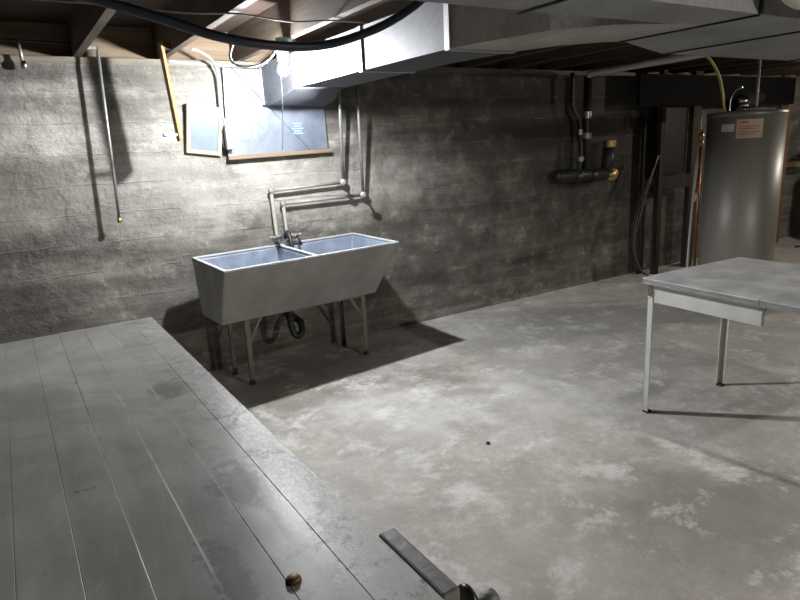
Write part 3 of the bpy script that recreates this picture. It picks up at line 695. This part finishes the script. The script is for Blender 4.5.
obj('cold_water_pipe', tube(new(), spline([(HX-.20, HY+.03, HT_), (HX-.20, HY+.03, HT_+.09), (HX-.17, HY+.02, HT_+.16), (HX-.10, HY, HT_+.19), (HX-.03, HY+.05, HT_+.17)], 5), .008), M['chrome'], he)
tag(obj('yellow_gas_tube', tube(new(), spline([(4.70, 3.0, 2.18), (4.872, 3.05, 2.150), (5.005, 3.05, 2.084), (5.118, 3.05, 1.979), (5.185, 3.05, 1.854), (5.196, 3.04, 1.765), (5.196, 3.02, 1.692)], 8), .011), M['yellow']),
    'yellow tube curving down from the duct onto the water heater lid', 'tube')
cp = thing('copper_pipe', 'upright copper pipe with a brass valve left of the water heater', 'pipe', (5.43, 3.31, 0))
obj('tube', tube(new(), [(5.375, 3.31, 0), (5.345, 3.31, 1.52)], .013), M['copper'], cp)
bm = new(); lathe(bm, [(.014, 0), (.024, .005), (.024, .03), (.016, .05), (.024, .07), (.024, .10), (.012, .12)], (5.347, 3.31, 1.42), seg=12)
tube(bm, [(5.315, 3.28, 1.55), (5.375, 3.33, 1.55)], .007, 8); obj('valve', bm, M['brass'], cp)
wp = thing('pale_pipe', 'slim pale upright pipe with a bracket between post and copper pipe', 'pipe', (5.32, 3.35, 0))
obj('tube', tube(new(), spline([(5.381, 3.35, 1.668), (5.385, 3.35, 1.39), (5.353, 3.35, 1.12), (5.326, 3.35, .53), (5.32, 3.35, 0)], 5), .012), M['insul'], wp)
obj('bracket', box(new(), 5.352, 5.40, 3.335, 3.365, .92, .99), M['insul'], wp, bevel=.002)

# ---------------------------------------------------------------- soil stack in the dark corner
YS = 4.30
ss = thing('soil_pipe', 'black drain stack with shiny clamp bands and a cleanout plug on the far wall', 'pipe', (4.95, YS, 1.1))
obj('horizontal_run', tube(new(), [(4.61, W-.065, 1.19), (4.63, YS, 1.19), (5.30, YS, 1.165)], .060, 20), M['black'], ss)
obj('stack', tube(new(), [(4.985, YS, 1.17), (4.985, YS, 2.12)], .040, 18), M['black'], ss)
obj('cleanout_wye', tube(new(), [(5.30, YS, 1.16), (5.325, YS-.01, 1.46)], .062, 18), M['black'], ss)
obj('side_pipe', tube(new(), spline([(4.87, YS-.01, 1.22), (4.885, YS-.02, 1.38), (4.875, YS-.02, 1.5), (4.86, YS-.02, 1.70), (4.80, YS, 1.80), (4.77, YS, 1.9), (4.77, YS, 2.15)], 5), .020), M['black'], ss)
def band(c, ax, r, w, m, seg=24):
    b_ = new(); n = 7
    pr = [(r, -w)]
    for i in range(n): 
        t = -w + 2*w*i/n; pr += [(r+.007, t+.1*w), (r+.003, t+2*w/n-.02*w)]
    pr += [(r, w)]
    lathe(b_, pr, c, ax, seg)
    return obj('clamp_band', b_, m, ss)
band((4.985, YS, 1.76), (0,0,1), .045, .035, M['chrome']); band((4.985, YS, 1.56), (0,0,1), .044, .028, M['steel'])
band((4.868, YS-.02, 1.60), (0,0,1), .026, .028, M['chrome']); band((4.882, YS-.02, 1.34), (0,0,1), .028, .024, M['steel'])
band((5.325, YS-.01, 1.47), (0,0,1), .062, .035, M['brass'])
for x in (4.84, 5.06): band((x, YS, 1.165), (1,0,0), .064, .03, M['black'])
bm = new(); lathe(bm, [(.06, 0), (.06, .02), (.066, .02), (.066, .035), (.05, .04), (.03, .041), (.03, .055), (.001, .056)], (5.33, YS-.03, 1.165), (-.6, -.8, 0), 24)
obj('cleanout_plug', bm, M['brass'], ss)
tag(obj('overhead_pipe', tube(new(), spline([(4.90, 4.22, 2.12), (4.89, 4.15, 2.135)], 3)+[(4.52, 2.94, 2.10), (4.31, 2.2, 2.09)], .028, 16), M['insul']),
    'pale grey pipe running under the joists from the drain stack to the duct', 'pipe')

# ---------------------------------------------------------------- timber partition posts and other items by the far wall
fr = thing('timber_partition', 'dark brown timber partition of posts and a rail left of the water heater', 'partition', (6.3, 4.2, 0))
obj('post', box(new(), 6.03, 6.10, 4.19, 4.25, 0, ZJ), M['brown'], fr, bevel=.003)
obj('post', box(new(), 6.60, 6.74, 4.19, 4.25, 0, ZJ), M['brown'], fr, bevel=.003)
obj('post', box(new(), 5.925, 5.955, 4.32, 4.36, 0, ZJ), M['brown'], fr, bevel=.003)
obj('rail', box(new(), 6.101, 6.599, 4.195, 4.245, .94, 1.09), M['brown'], fr, bevel=.003)
obj('added_shade_panel', box(new(), 5.60, 8.70, 4.16, 4.188, 1.82, 2.14), M['matblack'], fr, bevel=.002)  # black sheet added to stand for the darkness over the far wall
obj('panel', box(new(), 6.101, 6.599, 4.262, 4.28, 1.10, 1.82), M['black'], fr)
tag(obj('pale_board', box(new(), 5.985, 6.015, 4.33, 4.37, 0, .80), M['pale'], bevel=.002), 'short pale board upright against the wall behind the dark post', 'board')
for k, (dx, m, lab) in enumerate(((0, 'rubber', 'black cable looping from the dark post to the floor by the wall, outermost'), (.035, 'copper', 'reddish brown cable looping from the dark post, next to the black one'), (.07, 'cablegrey', 'grey cable looping from the dark post, innermost of three'))):
    bm = tube(new(), spline([(5.93-dx*.3, 4.13, 1.32), (5.80+dx*.3, 4.12, 1.15), (5.665+dx, 4.12, .95), (5.535+dx*1.3, 4.12, .675), (5.50+dx*.8, 4.12, .45), (5.57+dx*.5, 4.11, .22), (5.72+dx*.4, 4.08, .06), (5.95+dx, 4.0, .012)], 7), .0065, 8)
    tag(obj('loose_cable', bm, M[m]), lab, 'cable', 'cables looping beside the dark post')
rk = thing('shelf_frame', 'reddish brown upright with a pale shelf rail right of the water heater', 'shelf', (9.3, 4.3, 0))
obj('upright', box(new(), 8.74, 8.83, 4.24, 4.32, 0, ZJ), M['redwood'], rk, bevel=.003)
obj('shelf_board', box(new(), 8.831, 10.5, 4.12, 4.40, 1.02, 1.09), M['pale'], rk, bevel=.003)
obj('upright', box(new(), 10.501, 10.58, 4.24, 4.32, 0, ZJ), M['redwood'], rk, bevel=.003)
tag(obj('coiled_wire', tube(new(), [(9.25+.28*math.cos(t*.35)+.01*t, 4.26+.09*math.sin(t*.35), 1.099+.0022*t) for t in range(54)], .008, 8), M['rubber']),
    'coil of black wire lying on the pale shelf board', 'wire')
bc = thing('black_case', 'tall black round topped case standing below the shelf board', 'case', (9.5, 4.1, 0))
obj('body', lathe(new(), [(.14, 0), (.15, .01), (.15, .80), (.13, .88), (.07, .93), (.001, .94)], (9.36, 4.08, 0), seg=32), M['blacklac'], bc)
obj('lid_knob', lathe(new(), [(.02, 0), (.03, .01), (.03, .03), (.015, .04)], (9.36, 4.08, .935)), M['blacklac'], bc)
tag(obj('floor_hose', tube(new(), spline([(8.60, 3.92, .014), (9.0, 3.78, .014), (9.5, 3.72, .014), (10.2, 3.55, .014)], 5), .013, 8), M['rubber']),
    'thin black hose lying on the floor beyond the water heater', 'hose')
tag(obj('wrapped_pipe', tube(new(), spline([(2.42, 1.22, 2.18), (2.42, 1.22, 2.05), (2.46, 1.20, 1.995), (2.58, 1.18, 1.985), (2.9, 1.15, 1.985)], 6), .042, 18), M['insul']),
    'white wrapped pipe passing the near side of the duct at top right', 'pipe')
tag(obj('pebble', lathe(new(), [(.001, 0), (.010, .001), (.013, .006), (.009, .011), (.001, .013)], (1.93, 2.28, 0), (.1, .1, 1), 9), M['rust']), 'tiny dark crumb lying on the bare concrete floor', 'debris')

# ---------------------------------------------------------------- second light of the basement, right beyond the frame
b2 = thing('ceiling_light', 'bare warm bulb in a holder under the joists right of the water heater', 'light', (7.4, 1.9, ZJ))
obj('socket', lathe(new(), [(.026, 0), (.03, .01), (.034, .05), (.045, .09), (.05, .095)], (7.4, 1.9, 2.088)), M['porcelain'], b2)
obj('bulb', lathe(new(), [(.001, -.033), (.012, -.031), (.023, -.022), (.030, -.008), (.031, .006), (.026, .022), (.018, .034), (.014, .045), (.001, .047)], (7.4, 1.9, 2.042)), M['bulbwarm'], b2)
fill_bulb = thing('ceiling_light', 'added warm fill bulb in a holder under the joists behind the viewer', 'light', (3.0, -1.9, ZJ))  # unseen bulb added as fill to brighten the foreground
obj('socket', lathe(new(), [(.026, 0), (.03, .01), (.034, .05), (.045, .09), (.05, .095)], (3.0, -1.9, 2.088)), M['porcelain'], fill_bulb)
obj('bulb', lathe(new(), [(.001, -.033), (.012, -.031), (.023, -.022), (.030, -.008), (.031, .006), (.026, .022), (.018, .034), (.014, .045), (.001, .047)], (3.0, -1.9, 2.042)), M['bulbfill'], fill_bulb)

# ---------------------------------------------------------------- camera, world, view
cam = bpy.data.cameras.new('camera'); co = bpy.data.objects.new('camera', cam); C.objects.link(co)
f = 612.27; roll, pitch, yaw = (math.radians(a) for a in (-3.037, 14.036, 32.053))
fwd = Vector((math.sin(yaw)*math.cos(pitch), math.cos(yaw)*math.cos(pitch), -math.sin(pitch)))
right = Vector((math.cos(yaw), -math.sin(yaw), 0)); up = right.cross(fwd)
r_ = math.cos(roll)*right + math.sin(roll)*up; u_ = -math.sin(roll)*right + math.cos(roll)*up
co.matrix_world = Matrix.Translation((0, 0, 1.55)) @ Matrix((r_, u_, -fwd)).transposed().to_4x4()
cam.sensor_width = 36; cam.lens = f*36/800; cam.clip_start = .02
bpy.context.scene.camera = co
w = bpy.data.worlds.new('world'); bpy.context.scene.world = w; w.use_nodes = True
w.node_tree.nodes['Background'].inputs[0].default_value = (.5, .52, .55, 1); w.node_tree.nodes['Background'].inputs[1].default_value = .0
vs = bpy.context.scene.view_settings
vs.view_transform = 'Standard'; vs.look = 'None'; vs.gamma = 1; vs.use_curve_mapping = False; vs.exposure = 1.5
